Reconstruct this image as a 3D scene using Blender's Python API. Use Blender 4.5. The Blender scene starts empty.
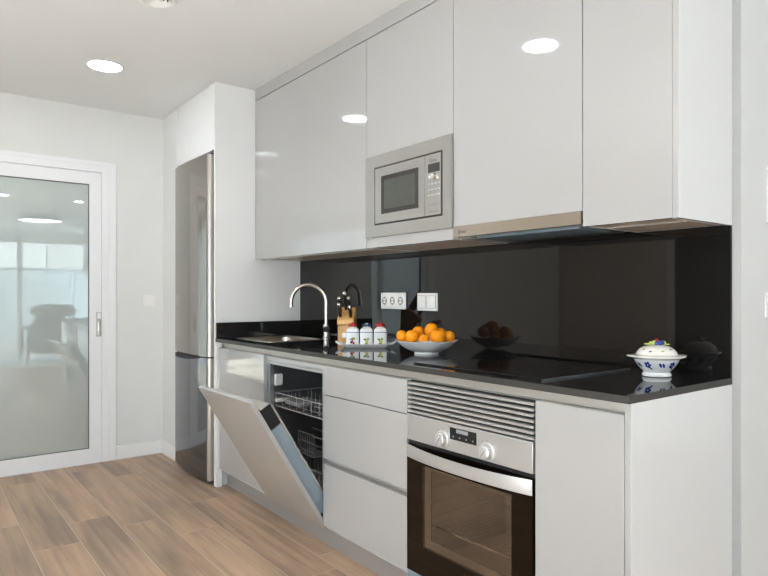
import bpy, bmesh, math, random
from mathutils import Vector, Matrix
R = math.radians
random.seed(7)
SC = bpy.context.scene
COL = SC.collection

# ------------------------------------------------------------------ camera, world, exposure
cd = bpy.data.cameras.new('camera')
cd.sensor_width = 36.0
cd.lens = 622.234 / 768 * 36
cd.shift_y = 6.97 / 768
cd.clip_start = 0.05
cam = bpy.data.objects.new('camera', cd)
COL.objects.link(cam)
cam.location = (0, -2.0883, 1.1634)
cam.rotation_euler = (R(90), 0, R(52.4664))
SC.camera = cam
SC.view_settings.view_transform = 'Standard'
SC.view_settings.look = 'None'
SC.view_settings.gamma = 1
SC.view_settings.use_curve_mapping = False
SC.view_settings.exposure = 0.46
SC.cycles.use_adaptive_sampling = False

world = bpy.data.worlds.new('sky')
SC.world = world
world.use_nodes = True
bg = world.node_tree.nodes['Background']
bg.inputs[0].default_value = (0.86, 0.94, 1.0, 1)
bg.inputs[1].default_value = 3.6
sl_ = bpy.data.lights.new('sun', 'SUN'); sl_.energy = 95.0; sl_.angle = R(.6); sl_.color = (.64, .82, .98)
sun = bpy.data.objects.new('sun', sl_); COL.objects.link(sun); sun.location = (2, -8, 6)
sun.rotation_euler = Vector((-.05, .52, -.85)).to_track_quat('-Z', 'Y').to_euler()

DOWNLIGHT = 32.0        # emission of the ceiling spots
def portal(loc, rot, sx, sy):
    l = bpy.data.lights.new('window_portal', 'AREA')
    l.shape = 'RECTANGLE'; l.size = sx; l.size_y = sy
    l.cycles.is_portal = True
    o = bpy.data.objects.new('window_portal', l)
    COL.objects.link(o); o.location = loc; o.rotation_euler = rot
portal((5.15, -0.65, 1.15), (0, R(90), 0), 2.2, 6.1)      # living room glass doors
portal((-.45, -4.15, 1.15), (R(-90), 0, R(180)), 3.4, 2.2)  # window added behind the camera for light

# ------------------------------------------------------------------ materials
def lin(r, g, b):
    f = lambda c: ((c/255+0.055)/1.055)**2.4 if c/255 > 0.04045 else c/255/12.92
    return (f(r), f(g), f(b), 1)

def mat(name, col, rough=0.5, metal=0.0, var=0.0, vscale=30, coat=0.0, ior=1.5, bump=0.0, bscale=200, stretch=None, emit=None, es=0, trans=0, alpha=1, spec=None, rvar=0.0, coatrough=0.03):
    m = bpy.data.materials.new(name); m.use_nodes = True
    nt = m.node_tree; p = nt.nodes['Principled BSDF']
    c = col if len(col) == 4 else (*col, 1)
    p.inputs['Base Color'].default_value = c
    p.inputs['Roughness'].default_value = rough
    p.inputs['Metallic'].default_value = metal
    p.inputs['IOR'].default_value = ior
    p.inputs['Coat Weight'].default_value = coat
    p.inputs['Coat Roughness'].default_value = coatrough
    p.inputs['Transmission Weight'].default_value = trans
    p.inputs['Alpha'].default_value = alpha
    if spec is not None: p.inputs['Specular IOR Level'].default_value = spec
    if emit:
        p.inputs['Emission Color'].default_value = (*emit, 1); p.inputs['Emission Strength'].default_value = es
    if var or bump or rvar:
        tc = nt.nodes.new('ShaderNodeTexCoord')
        mp = nt.nodes.new('ShaderNodeMapping')
        nt.links.new(tc.outputs['Object'], mp.inputs['Vector'])
        if stretch: mp.inputs['Scale'].default_value = stretch
        nz = nt.nodes.new('ShaderNodeTexNoise'); nz.inputs['Scale'].default_value = vscale; nz.inputs['Detail'].default_value = 4
        nt.links.new(mp.outputs[0], nz.inputs['Vector'])
        if var:
            rp = nt.nodes.new('ShaderNodeValToRGB')
            rp.color_ramp.elements[0].position = 0.3; rp.color_ramp.elements[1].position = 0.7
            rp.color_ramp.elements[0].color = tuple(max(0, x*(1-var)) for x in c[:3]) + (1,)
            rp.color_ramp.elements[1].color = tuple(min(1, x*(1+var)) for x in c[:3]) + (1,)
            nt.links.new(nz.outputs['Fac'], rp.inputs[0]); nt.links.new(rp.outputs[0], p.inputs['Base Color'])
        if rvar:
            mr = nt.nodes.new('ShaderNodeMapRange')
            mr.inputs['To Min'].default_value = rough*(1-rvar); mr.inputs['To Max'].default_value = rough*(1+rvar)
            nt.links.new(nz.outputs['Fac'], mr.inputs['Value']); nt.links.new(mr.outputs[0], p.inputs['Roughness'])
        if bump:
            n2 = nt.nodes.new('ShaderNodeTexNoise'); n2.inputs['Scale'].default_value = bscale; n2.inputs['Detail'].default_value = 3
            nt.links.new(mp.outputs[0], n2.inputs['Vector'])
            b = nt.nodes.new('ShaderNodeBump'); b.inputs['Strength'].default_value = bump; b.inputs['Distance'].default_value = 0.002
            nt.links.new(n2.outputs['Fac'], b.inputs['Height']); nt.links.new(b.outputs[0], p.inputs['Normal'])
    return m

M = {}
M['wall'] = mat('wall_paint', (.80, .80, .79), .75, var=.015, vscale=3, bump=.05, bscale=150)
M['wall_warm'] = mat('wall_paint_warm', (.80, .73, .67), .7, var=.02, vscale=3, bump=.05)
M['ceiling'] = mat('ceiling_paint', (.82, .82, .815), .8, var=.012, vscale=2, bump=.03)
M['base'] = mat('baseboard_lacquer', (.90, .90, .90), .3, var=.01)
M['gloss'] = mat('white_gloss_lacquer', (.435, .425, .416), .05, coat=.9, var=.006, vscale=2, coatrough=.012)
M['carc'] = mat('white_melamine', (.80, .80, .80), .28, var=.01, vscale=5)
M['panel'] = mat('white_side_panel', (.86, .86, .86), .06, var=.008, vscale=4, coat=.3, coatrough=.015)
M['under'] = mat('taupe_carcass_board', (.58, .47, .38), .25, var=.08, vscale=6, stretch=(2, 20, 20))
M['stripshade'] = mat('wall_strip_shade', (.47, .465, .46), .5, var=.02)
M['alu'] = mat('satin_aluminium', (.52, .50, .46), .38, metal=.6, var=.02, stretch=(1, 60, 60))
M['alu_white'] = mat('white_aluminium', (.90, .905, .92), .3, var=.01)
M['knob'] = mat('knob_aluminium', (.72, .71, .70), .3, metal=.6, var=.01)
M['plinth'] = mat('grey_plinth', (.40, .385, .375), .35, metal=.4, var=.03, stretch=(1, 40, 40))
M['steel'] = mat('brushed_steel', (.58, .575, .565), .34, metal=.6, var=.02, vscale=40, stretch=(.6, 40, 40), rvar=.05)
M['mwsteel'] = mat('microwave_steel', (.50, .49, .475), .24, metal=.8, var=.015, vscale=40, stretch=(.6, 40, 40))
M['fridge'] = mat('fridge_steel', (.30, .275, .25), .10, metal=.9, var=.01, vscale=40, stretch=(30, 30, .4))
M['fridge_low'] = mat('fridge_steel_dark_reflection', (.19, .195, .205), .09, metal=.95, var=.01, vscale=40, stretch=(30, 30, .4))  # darker copy of the door steel, dim floor reflection put into the colour
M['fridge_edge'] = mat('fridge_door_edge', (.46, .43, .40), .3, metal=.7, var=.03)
M['fridge_body'] = mat('fridge_body_grey', (.16, .155, .15), .5, var=.03)
M['hoodstrip'] = mat('hood_strip_steel', (.56, .50, .43), .22, metal=.9, var=.02, stretch=(.6, 40, 40))
M['chrome'] = mat('chrome', (.86, .85, .83), .08, metal=1, rvar=.2)
M['brushed_chrome'] = mat('satin_chrome', (.80, .77, .71), .16, metal=1, rvar=.2)
M['sink'] = mat('sink_steel', (.74, .69, .60), .30, metal=1, var=.04, stretch=(1, 30, 30))
M['black'] = mat('black_plastic', (.012, .012, .013), .28, var=.1)
M['blackgap'] = mat('black_recess', (.01, .01, .01), .5, var=.1)
M['bglass'] = mat('black_glass', (.008, .008, .009), .02, var=.1, ior=1.52)
M['splash'] = mat('black_backsplash', (.008, .0068, .006), .03, var=.1, vscale=8, ior=1.48)
M['hob'] = mat('ceramic_hob', (.007, .007, .008), .03, var=.1, ior=1.5)
M['hobedge'] = mat('bevelled_glass_edge', (.085, .09, .095), .12, var=.03)
M['white_pl'] = mat('white_plastic', (.88, .87, .85), .3, var=.01)
M['button'] = mat('silver_button', (.55, .54, .53), .35, var=.01)
M['grey_pl'] = mat('grey_plastic', (.30, .30, .31), .35, var=.03)
M['tub'] = mat('tub_steel', (.34, .34, .35), .3, metal=.85, var=.05, vscale=10)
M['dwframe'] = mat('dishwasher_frame', (.44, .45, .47), .35, metal=.7, var=.04)
M['bluefilm'] = mat('pale_blue_film', (.30, .38, .44), .25, metal=.3, var=.05, vscale=8)
M['hoodglass'] = mat('hood_filter_steel', (.17, .22, .26), .35, metal=.5, var=.04, stretch=(1, 60, 1))
M['wire'] = mat('rack_wire', (.55, .55, .56), .3, metal=.5, var=.02)
M['porc'] = mat('white_porcelain', (.88, .88, .875), .1, coat=.4, var=.01)
M['porc_grey'] = mat('grey_white_porcelain', (.95, .95, .945), .12, coat=.4, var=.01)
M['cream'] = mat('cream_porcelain', (.88, .83, .77), .13, coat=.4, var=.02, vscale=50)
M['red'] = mat('red_glaze', (.45, .012, .012), .15, coat=.5, var=.15, vscale=60)
M['darkred'] = mat('dark_red_glaze', (.22, .01, .015), .2, coat=.5, var=.15)
M['green'] = mat('green_glaze', (.16, .24, .03), .2, coat=.4, var=.2, vscale=80)
M['lime'] = mat('lime_glaze', (.50, .58, .12), .2, coat=.4, var=.15, vscale=80)
M['teal'] = mat('teal_glaze', (.03, .16, .15), .2, coat=.4, var=.2, vscale=80)
M['blue'] = mat('cobalt_glaze', (.02, .045, .28), .15, coat=.5, var=.25, vscale=90)
M['navy'] = mat('navy_glaze', (.012, .02, .12), .2, coat=.3, var=.2)
M['orange'] = mat('orange_peel', (1.0, .33, .004), .42, spec=.3, var=.06, vscale=18, bump=.35, bscale=260)
M['stem'] = mat('fruit_stem', (.10, .13, .03), .6, var=.2)
M['wood'] = mat('beech_wood', (.70, .38, .12), .4, var=.12, vscale=12, stretch=(6, 6, .7))
M['legwood'] = mat('walnut_leg', (.20, .11, .06), .45, var=.15, stretch=(8, 8, 1))
M['fabric'] = mat('grey_fabric', (.20, .20, .195), .9, var=.1, vscale=150, bump=.2)
M['rug'] = mat('pale_rug', (.74, .75, .75), .95, var=.04, vscale=40, bump=.3, bscale=120)
M['wicker'] = mat('wicker', (.42, .31, .20), .7, var=.3, vscale=60)
M['facade'] = mat('white_facade', (.55, .53, .50), .8, var=.03, vscale=1)
M['slat'] = mat('white_slat', (.40, .45, .47), .5, var=.02)
M['terrace'] = mat('terrace_tile', (.55, .52, .48), .6, var=.05, vscale=2)
M['door_grey'] = mat('anthracite_door', (.13, .13, .14), .45, var=.03)
M['lcd'] = mat('display_glass', (.05, .05, .052), .15, var=.15)
M['lcd2'] = mat('display_segment', (.16, .16, .16), .2, var=.1)
M['mwglass'] = mat('microwave_window', (.075, .08, .068), .18, var=.08)
M['mwframe'] = mat('microwave_window_border', (.035, .033, .03), .25, var=.08)
M['text'] = mat('printed_grey', (.16, .15, .15), .5, var=.02)
M['pane_border'] = mat('printed_pane_border', (.16, .135, .115), .3, var=.05)
M['enamel'] = mat('oven_enamel', (.55, .50, .45), .35, var=.1, vscale=8)
M['glow'] = mat('led_diffuser', (.9, .9, .9), .4, emit=(.87, .945, 1.0), es=DOWNLIGHT, var=.005)
M['glow2'] = mat('lamp_diffuser', (.9, .9, .9), .4, emit=(.95, .98, 1.0), es=6.0, var=.005)

# reflective frosted door glass: a grey-green pane with a mirror-like face
def door_glass():
    m = bpy.data.materials.new('reflective_frosted_glass'); m.use_nodes = True
    nt = m.node_tree; p = nt.nodes['Principled BSDF']; out = nt.nodes['Material Output']
    p.inputs['Base Color'].default_value = (.47, .52, .51, 1); p.inputs['Roughness'].default_value = .5
    tc = nt.nodes.new('ShaderNodeTexCoord'); nz = nt.nodes.new('ShaderNodeTexNoise'); nz.inputs['Scale'].default_value = 1.5
    rp = nt.nodes.new('ShaderNodeValToRGB')
    rp.color_ramp.elements[0].color = (.455, .505, .495, 1); rp.color_ramp.elements[1].color = (.47, .52, .51, 1)
    nt.links.new(tc.outputs['Object'], nz.inputs['Vector']); nt.links.new(nz.outputs['Fac'], rp.inputs[0]); nt.links.new(rp.outputs[0], p.inputs['Base Color'])
    g = nt.nodes.new('ShaderNodeBsdfGlossy'); g.inputs['Roughness'].default_value = .004; g.inputs['Color'].default_value = (.93, 1, .98, 1)
    mx = nt.nodes.new('ShaderNodeMixShader'); mx.inputs[0].default_value = .24
    nt.links.new(p.outputs[0], mx.inputs[1]); nt.links.new(g.outputs[0], mx.inputs[2]); nt.links.new(mx.outputs[0], out.inputs[0])
    return m
M['doorglass'] = door_glass()

# tinted oven glass: partly see-through, strongly glossy
def tinted(name, tint, ior, rough=.03):
    m = bpy.data.materials.new(name); m.use_nodes = True
    nt = m.node_tree; out = nt.nodes['Material Output']; nt.nodes.remove(nt.nodes['Principled BSDF'])
    gl = nt.nodes.new('ShaderNodeBsdfGlossy'); gl.inputs['Roughness'].default_value = rough
    tr = nt.nodes.new('ShaderNodeBsdfTransparent')
    nz = nt.nodes.new('ShaderNodeTexNoise'); nz.inputs['Scale'].default_value = 2
    rp = nt.nodes.new('ShaderNodeValToRGB')
    rp.color_ramp.elements[0].color = tuple(c*.985 for c in tint[:3]) + (1,); rp.color_ramp.elements[1].color = tint
    nt.links.new(nz.outputs['Fac'], rp.inputs[0]); nt.links.new(rp.outputs[0], tr.inputs[0])
    fr = nt.nodes.new('ShaderNodeFresnel')
    ge = nt.nodes.new('ShaderNodeNewGeometry'); mr = nt.nodes.new('ShaderNodeMapRange')   # thin pane: same reflectance from both faces
    mr.inputs['To Min'].default_value = ior; mr.inputs['To Max'].default_value = 1/ior
    nt.links.new(ge.outputs['Backfacing'], mr.inputs['Value']); nt.links.new(mr.outputs[0], fr.inputs['IOR'])
    mx = nt.nodes.new('ShaderNodeMixShader')
    nt.links.new(fr.outputs[0], mx.inputs[0]); nt.links.new(tr.outputs[0], mx.inputs[1]); nt.links.new(gl.outputs[0], mx.inputs[2]); nt.links.new(mx.outputs[0], out.inputs[0])
    return m
M['ovenglass'] = tinted('tinted_oven_glass', (.88, .82, .75, 1), 1.85)
M['ovenborder'] = mat('oven_black_glass', (.006, .003, .001), .04, var=.1, ior=1.33)
M['winglass'] = tinted('clear_window_glass', (.97, .99, 1, 1), 1.45, .01)

# black speckled granite
def granite():
    m = bpy.data.materials.new('black_granite'); m.use_nodes = True
    nt = m.node_tree; p = nt.nodes['Principled BSDF']
    tc = nt.nodes.new('ShaderNodeTexCoord')
    v = nt.nodes.new('ShaderNodeTexNoise'); v.inputs['Scale'].default_value = 420; v.inputs['Detail'].default_value = 2
    rp = nt.nodes.new('ShaderNodeValToRGB')
    rp.color_ramp.elements[0].position = .52; rp.color_ramp.elements[0].color = (.010, .010, .011, 1)
    rp.color_ramp.elements[1].position = .72; rp.color_ramp.elements[1].color = (.06, .058, .055, 1)
    nt.links.new(tc.outputs['Object'], v.inputs['Vector']); nt.links.new(v.outputs['Fac'], rp.inputs[0]); nt.links.new(rp.outputs[0], p.inputs['Base Color'])
    p.inputs['Roughness'].default_value = .035; p.inputs['IOR'].default_value = 1.5
    return m
M['granite'] = granite()
M['granite_edge'] = mat('granite_honed_edge', (.040, .037, .034), .4, var=.25, vscale=300)

def floor_wood():
    m = bpy.data.materials.new('oak_plank_tile'); m.use_nodes = True
    nt = m.node_tree; p = nt.nodes['Principled BSDF']; N = nt.nodes.new; Lk = nt.links.new
    at = N('ShaderNodeAttribute'); at.attribute_name = 'plank'
    tc = N('ShaderNodeTexCoord'); off = N('ShaderNodeVectorMath'); off.operation = 'MULTIPLY_ADD'
    off.inputs[1].default_value = (7.3, 11.1, 5.7)
    Lk(at.outputs['Color'], off.inputs[0]); Lk(tc.outputs['Object'], off.inputs[2])
    mp = N('ShaderNodeMapping'); mp.inputs['Scale'].default_value = (.55, 12, 1); Lk(off.outputs[0], mp.inputs['Vector'])
    n1 = N('ShaderNodeTexNoise'); n1.inputs['Scale'].default_value = 2.2; n1.inputs['Detail'].default_value = 6; n1.inputs['Distortion'].default_value = .6; Lk(mp.outputs[0], n1.inputs['Vector'])
    mp2 = N('ShaderNodeMapping'); mp2.inputs['Scale'].default_value = (.75, 3.4, 1); Lk(off.outputs[0], mp2.inputs['Vector'])
    n2 = N('ShaderNodeTexNoise'); n2.inputs['Scale'].default_value = 1.6; n2.inputs['Detail'].default_value = 3; Lk(mp2.outputs[0], n2.inputs['Vector'])
    r1 = N('ShaderNodeValToRGB'); e = r1.color_ramp.elements
    e[0].position = .34; e[0].color = (.385, .268, .188, 1); e[1].position = .68; e[1].color = (.55, .385, .265, 1)
    x = r1.color_ramp.elements.new(.5); x.color = (.475, .328, .226, 1)
    Lk(n1.outputs['Fac'], r1.inputs[0])
    r2 = N('ShaderNodeValToRGB'); e = r2.color_ramp.elements
    e[0].position = .36; e[0].color = (.66, .67, .69, 1); e[1].position = .58; e[1].color = (1.04, 1.02, 1.0, 1)
    Lk(n2.outputs['Fac'], r2.inputs[0])
    mx = N('ShaderNodeMix'); mx.data_type = 'RGBA'; mx.blend_type = 'MULTIPLY'; mx.inputs['Factor'].default_value = 1
    Lk(r1.outputs[0], mx.inputs['A']); Lk(r2.outputs[0], mx.inputs['B'])
    sp = N('ShaderNodeSeparateColor'); Lk(at.outputs['Color'], sp.inputs[0])
    mr = N('ShaderNodeMapRange'); mr.inputs['To Min'].default_value = .97; mr.inputs['To Max'].default_value = 1.13; Lk(sp.outputs[0], mr.inputs['Value'])
    vm = N('ShaderNodeVectorMath'); vm.operation = 'SCALE'; Lk(mx.outputs['Result'], vm.inputs[0]); Lk(mr.outputs[0], vm.inputs['Scale'])
    Lk(vm.outputs[0], p.inputs['Base Color'])
    p.inputs['Roughness'].default_value = .42; p.inputs['Specular IOR Level'].default_value = .4
    b = N('ShaderNodeBump'); b.inputs['Strength'].default_value = .15; b.inputs['Distance'].default_value = .002; Lk(n1.outputs['Fac'], b.inputs['Height']); Lk(b.outputs[0], p.inputs['Normal'])
    return m
M['floor'] = floor_wood()
M['grout'] = mat('plank_joint', (.66, .54, .43), .7, var=.05)

# ------------------------------------------------------------------ mesh helpers
class MB:
    """collects shapes into one mesh; mi = material slot"""
    def __init__(s): s.bm = bmesh.new()
    def _mi(s, fs, mi, smooth=False):
        for f in fs:
            f.material_index = mi
            if smooth: f.smooth = True
    def box(s, x0, x1, y0, y1, z0, z1, bev=0, mi=0, seg=2, rot=None, at=None):
        xs, ys, zs = sorted((x0, x1)), sorted((y0, y1)), sorted((z0, z1))
        v = [s.bm.verts.new((x, y, z)) for x in xs for y in ys for z in zs]
        idx = [(0,1,3,2),(4,6,7,5),(0,4,5,1),(2,3,7,6),(0,2,6,4),(1,5,7,3)]
        fs = [s.bm.faces.new([v[i] for i in q]) for q in idx]
        s._mi(fs, mi)
        if bev:
            es = list({e for f in fs for e in f.edges})
            r = bmesh.ops.bevel(s.bm, geom=es, offset=bev, segments=seg, affect='EDGES', profile=.5)
            s._mi(r['faces'], mi)
            for f in r['faces']:
                f.normal_update(); f.smooth = max(abs(q) for q in f.normal) < .999
            v = list({w for f in r['faces'] for w in f.verts} | {w for w in v if w.is_valid})
        if rot is not None:
            bmesh.ops.transform(s.bm, matrix=Matrix.Translation(at or (0,0,0)) @ rot, verts=[w for w in v if w.is_valid])
        return s
    def cyl(s, p0, p1, r0, r1=None, n=24, mi=0, cap=True):
        p0, p1 = Vector(p0), Vector(p1); r1 = r0 if r1 is None else r1
        d = (p1-p0).normalized(); a = d.orthogonal().normalized(); b = d.cross(a)
        A, B = [], []
        for i in range(n):
            t = 2*math.pi*i/n; o = a*math.cos(t)+b*math.sin(t)
            A.append(s.bm.verts.new(p0+o*r0)); B.append(s.bm.verts.new(p1+o*r1))
        fs = [s.bm.faces.new((A[i], A[(i+1) % n], B[(i+1) % n], B[i])) for i in range(n)]
        if cap: fs += [s.bm.faces.new(A[::-1]), s.bm.faces.new(B)]
        s._mi(fs, mi, True); return s
    def tube(s, pts, r, n=10, mi=0, cap=True):
        pts = [Vector(p) for p in pts]; rings = []; ref = None
        rr = r if isinstance(r, (list, tuple)) else [r]*len(pts)
        for i, p in enumerate(pts):
            d = (pts[min(i+1, len(pts)-1)] - pts[max(i-1, 0)]).normalized()
            if ref is None: ref = d.orthogonal().normalized()
            ref = (ref - d*ref.dot(d))
            ref = ref.normalized() if ref.length > 1e-6 else d.orthogonal().normalized()
            b = d.cross(ref)
            rings.append([s.bm.verts.new(p + (ref*math.cos(2*math.pi*k/n)+b*math.sin(2*math.pi*k/n))*rr[i]) for k in range(n)])
        fs = []
        for A, B in zip(rings, rings[1:]):
            fs += [s.bm.faces.new((A[k], A[(k+1) % n], B[(k+1) % n], B[k])) for k in range(n)]
        if cap: fs += [s.bm.faces.new(rings[0][::-1]), s.bm.faces.new(rings[-1])]
        s._mi(fs, mi, True); return s
    def lathe(s, prof, c=(0,0,0), n=40, sx=1, sy=1, mi=0, power=None, cap=True):
        rings = []
        for r, z in prof:
            ring = []
            for k in range(n):
                t = 2*math.pi*k/n; ct, st = math.cos(t), math.sin(t)
                q = 1
                if power and r > 1e-6: q = (abs(ct)**power + abs(st)**power)**(-1/power)
                ring.append(s.bm.verts.new((c[0]+r*q*ct*sx, c[1]+r*q*st*sy, c[2]+z)))
            rings.append(ring)
        fs = []
        for A, B in zip(rings, rings[1:]):
            fs += [s.bm.faces.new((A[k], A[(k+1) % n], B[(k+1) % n], B[k])) for k in range(n)]
        if cap: fs += [s.bm.faces.new(rings[0][::-1]), s.bm.faces.new(rings[-1])]
        s._mi(fs, mi, True); return s
    def ball(s, c, r, sx=1, sy=1, sz=1, mi=0, u=16, v=10):
        m = Matrix.Translation(c) @ Matrix.Diagonal((r*sx, r*sy, r*sz, 1))
        g = bmesh.ops.create_uvsphere(s.bm, u_segments=u, v_segments=v, radius=1, matrix=m)
        s._mi({f for w in g['verts'] for f in w.link_faces}, mi, True); return s
    def prism(s, poly, x0, x1, mi=0, axis='x'):
        """poly: (a,b) pairs, extruded along axis; x: (y,z)  z: (x,y)  y: (x,z)"""
        f3 = {'x': lambda a, b, t: (t, a, b), 'z': lambda a, b, t: (a, b, t), 'y': lambda a, b, t: (a, t, b)}[axis]
        A = [s.bm.verts.new(f3(a, b, x0)) for a, b in poly]; B = [s.bm.verts.new(f3(a, b, x1)) for a, b in poly]
        n = len(poly)
        fs = [s.bm.faces.new((A[i], A[(i+1) % n], B[(i+1) % n], B[i])) for i in range(n)] + [s.bm.faces.new(A[::-1]), s.bm.faces.new(B)]
        s._mi(fs, mi); return s
    def frame(s, x0, x1, z0, z1, w, y0, y1, mi=0, bev=0):
        """rectangular frame in the xz plane, one ring"""
        wl, wr, wb, wt = w if isinstance(w, (tuple, list)) else (w,)*4
        O = [(x0,z0),(x1,z0),(x1,z1),(x0,z1)]; I = [(x0+wl,z0+wb),(x1-wr,z0+wb),(x1-wr,z1-wt),(x0+wl,z1-wt)]
        vs = [[s.bm.verts.new((a, y, b)) for a, b in P] for y in (y0, y1) for P in (O, I)]
        Of, If, Ob, Ib = vs; fs = []
        for k in range(4):
            j = (k+1) % 4
            fs += [s.bm.faces.new(q) for q in ((Of[k],Of[j],If[j],If[k]), (Ob[k],Ib[k],Ib[j],Ob[j]), (Of[k],Ob[k],Ob[j],Of[j]), (If[k],If[j],Ib[j],Ib[k]))]
        s._mi(fs, mi); return s

def wpos(o):
    p = Vector((0,0,0))
    while o is not None: p += o.location; o = o.parent
    return p

def build(mb, name, m, parent=None, origin=None, local=False, ang=35, smooth=False):
    """ONE mesh object. World coordinates unless local; a top-level one gets its origin at `origin`."""
    bm = mb.bm
    bmesh.ops.recalc_face_normals(bm, faces=bm.faces)
    o0 = Vector((0,0,0))
    if not local:
        o0 = wpos(parent) if parent is not None else Vector(origin or (0,0,0))
        if o0.length: bmesh.ops.translate(bm, vec=-o0, verts=bm.verts)
    if smooth:
        for f in bm.faces: f.smooth = True
    for e in bm.edges:
        if len(e.link_faces) == 2: e.smooth = e.calc_face_angle(0) < R(ang)
    me = bpy.data.meshes.new(name); bm.to_mesh(me); bm.free()
    for x in (m if isinstance(m, (list, tuple)) else [m]): me.materials.append(x)
    o = bpy.data.objects.new(name, me); COL.objects.link(o)
    if parent is not None: o.parent = parent
    elif not local or origin: o.location = Vector(origin or (0,0,0))
    return o

def toned_front_edge(mb):
    """front edge of a side panel in the colour of the doors"""
    for f in mb.bm.faces:
        f.normal_update()
        if f.normal.y < -.9: f.material_index = 1  # front faces get the darker white to offset the strong front light
    return mb
def tag(o, label, cat, group=None):
    o['label'] = label; o['category'] = cat
    if group: o['group'] = group
    return o
def thing(name, label, cat, loc, rz=0, group=None):
    o = bpy.data.objects.new(name, None); COL.objects.link(o)
    o.empty_display_size = .05
    o.location = loc; o.rotation_euler = (0, 0, rz)
    return tag(o, label, cat, group)
def struct(mb, name, m, parent=None, ang=35):
    o = build(mb, name, m, parent, ang=ang)
    if parent is None: o['kind'] = 'structure'
    return o
def copy_tree(o, parent=None):
    c = o.copy(); COL.objects.link(c)
    if parent is not None: c.parent = parent
    for ch in list(o.children): copy_tree(ch, c)
    return c
def text_mb(body, size, loc, rot, extrude=.0004, align='LEFT'):
    cu = bpy.data.curves.new('lettering', 'FONT'); cu.body = body; cu.size = size; cu.extrude = extrude; cu.align_x = align
    o = bpy.data.objects.new('lettering', cu); COL.objects.link(o)
    bpy.context.view_layer.update()
    me = bpy.data.meshes.new_from_object(o.evaluated_get(bpy.context.evaluated_depsgraph_get()))
    me.transform(Matrix.Translation(loc) @ rot)
    mb = MB(); mb.bm.from_mesh(me)
    bpy.data.meshes.remove(me); bpy.data.objects.remove(o); bpy.data.curves.remove(cu)
    return mb
FRONT = Matrix.Rotation(R(90), 4, 'X')          # text facing -y

# ------------------------------------------------------------------ the setting
XL, XR, H = -4.643, 5.2, 2.46
YF, YU = -.585, -.338
X0, X1, X2, X3, X4, X5 = -.8959, -1.2113, -1.8113, -2.4123, -2.999, -3.6166

def floor():
    bm = bmesh.new(); lay = bm.loops.layers.float_color.new('plank')
    known = {-9: -3.62, -8: -3.195, -7: -3.487, -6: -3.283, -5: -3.0, -4: -3.423}
    y_lo, y_hi = -4.15, 2.65
    row = math.floor((y_lo+.035)/.2)
    while row*.2-.035 < y_hi:
        ya, yb = max(row*.2-.035, y_lo), min(row*.2+.165, y_hi)
        j = known.get(row, random.uniform(-4.2, -3.0))
        while j > XL: j -= 1.2
        while j < XR:
            xa, xb = max(j, XL), min(j+1.2, XR); j += 1.2
            g = .0016
            if xb-xa < .01 or yb-ya < .01: continue
            v = [bm.verts.new(p) for p in ((xa+g, ya+g, 0), (xb-g, ya+g, 0), (xb-g, yb-g, 0), (xa+g, yb-g, 0))]
            f = bm.faces.new(v); c = (random.random(), random.random(), random.random(), 1)
            for lp in f.loops: lp[lay] = c
            f.material_index = 0
        row += 1
    v = [bm.verts.new(p) for p in ((XL, y_lo, -.0008), (XR, y_lo, -.0008), (XR, y_hi, -.0008), (XL, y_hi, -.0008))]
    bm.faces.new(v).material_index = 1
    v = [bm.verts.new(p) for p in ((XL, y_lo, -.05), (XL, y_hi, -.05), (XR, y_hi, -.05), (XR, y_lo, -.05))]
    bm.faces.new(v).material_index = 1
    me = bpy.data.meshes.new('floor'); bm.to_mesh(me); bm.free()
    me.materials.append(M['floor']); me.materials.append(M['grout'])
    o = bpy.data.objects.new('floor', me); COL.objects.link(o); o['kind'] = 'structure'
floor()
struct(MB().box(XL-.15, XR+.15, -4.3, 2.8, H, H+.12), 'ceiling', M['ceiling'])
# left wall with the opening of the glass door (y -2.03 .. -.93, z 0 .. 2.065)
DY0, DY1, DZ = -2.09, -.955, 2.072
struct(MB().box(XL-.15, XL, -4.3, DY0, 0, H).box(XL-.15, XL, DY1, .12, 0, H).box(XL-.15, XL, DY0, DY1, DZ, H), 'wall_left', M['wall'])
struct(MB().box(XL, -.99, 0, .12, 0, H), 'wall_back', M['wall'])
struct(MB().box(-.99, -.8702, 0, 2.65, 0, H), 'wall_right', M['wall'])
struct(MB().box(XL, -4.306, YF, 0, 0, H), 'wall_recess', M['wall'])
struct(MB().box(-.99, XR+.15, 2.65, 2.8, 0, H), 'wall_living', M['wall'])
# wall behind the camera: a plain stretch, then the window added for light
struct(MB().box(XL-.15, -2.2, -4.3, -4.15, 0, H).box(1.3, XR+.15, -4.3, -4.15, 0, H).box(-2.2, 1.3, -4.3, -4.15, 2.25, H), 'wall_front', M['wall_warm'])
struct(MB().box(XR, XR+.15, -4.15, -3.7, 0, H).box(XR, XR+.15, 2.4, 2.65, 0, H).box(XR, XR+.15, -3.7, 2.4, 2.28, H), 'wall_window', M['wall'])

def bb(mb, along, a0, a1, face, sgn):
    """baseboard profile 92 mm high"""
    t = .012
    if along == 'y': mb.box(face, face+sgn*t, a0, a1, 0, .092, .003)
    else: mb.box(a0, a1, face, face+sgn*t, 0, .092, .003)
    return mb
struct(bb(MB(), 'y', -.912, YF, XL, 1), 'baseboard_left', M['base'])
struct(bb(MB(), 'x', XL+.012, -4.306, YF, -1), 'baseboard_recess', M['base'])
struct(bb(MB(), 'y', 0.03, 2.65, -.8702, 1), 'baseboard_right', M['base'])
struct(bb(MB(), 'x', XL+.012, -3.29, -4.15, 1), 'baseboard_front', M['base'])

struct(MB().box(X0+.0008, -.8702, -.003, -.0002, 0, H), 'strip_shade_sheet', M['stripshade'])  # thin grey sheet over the wall strip, shade painted as colour

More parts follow.
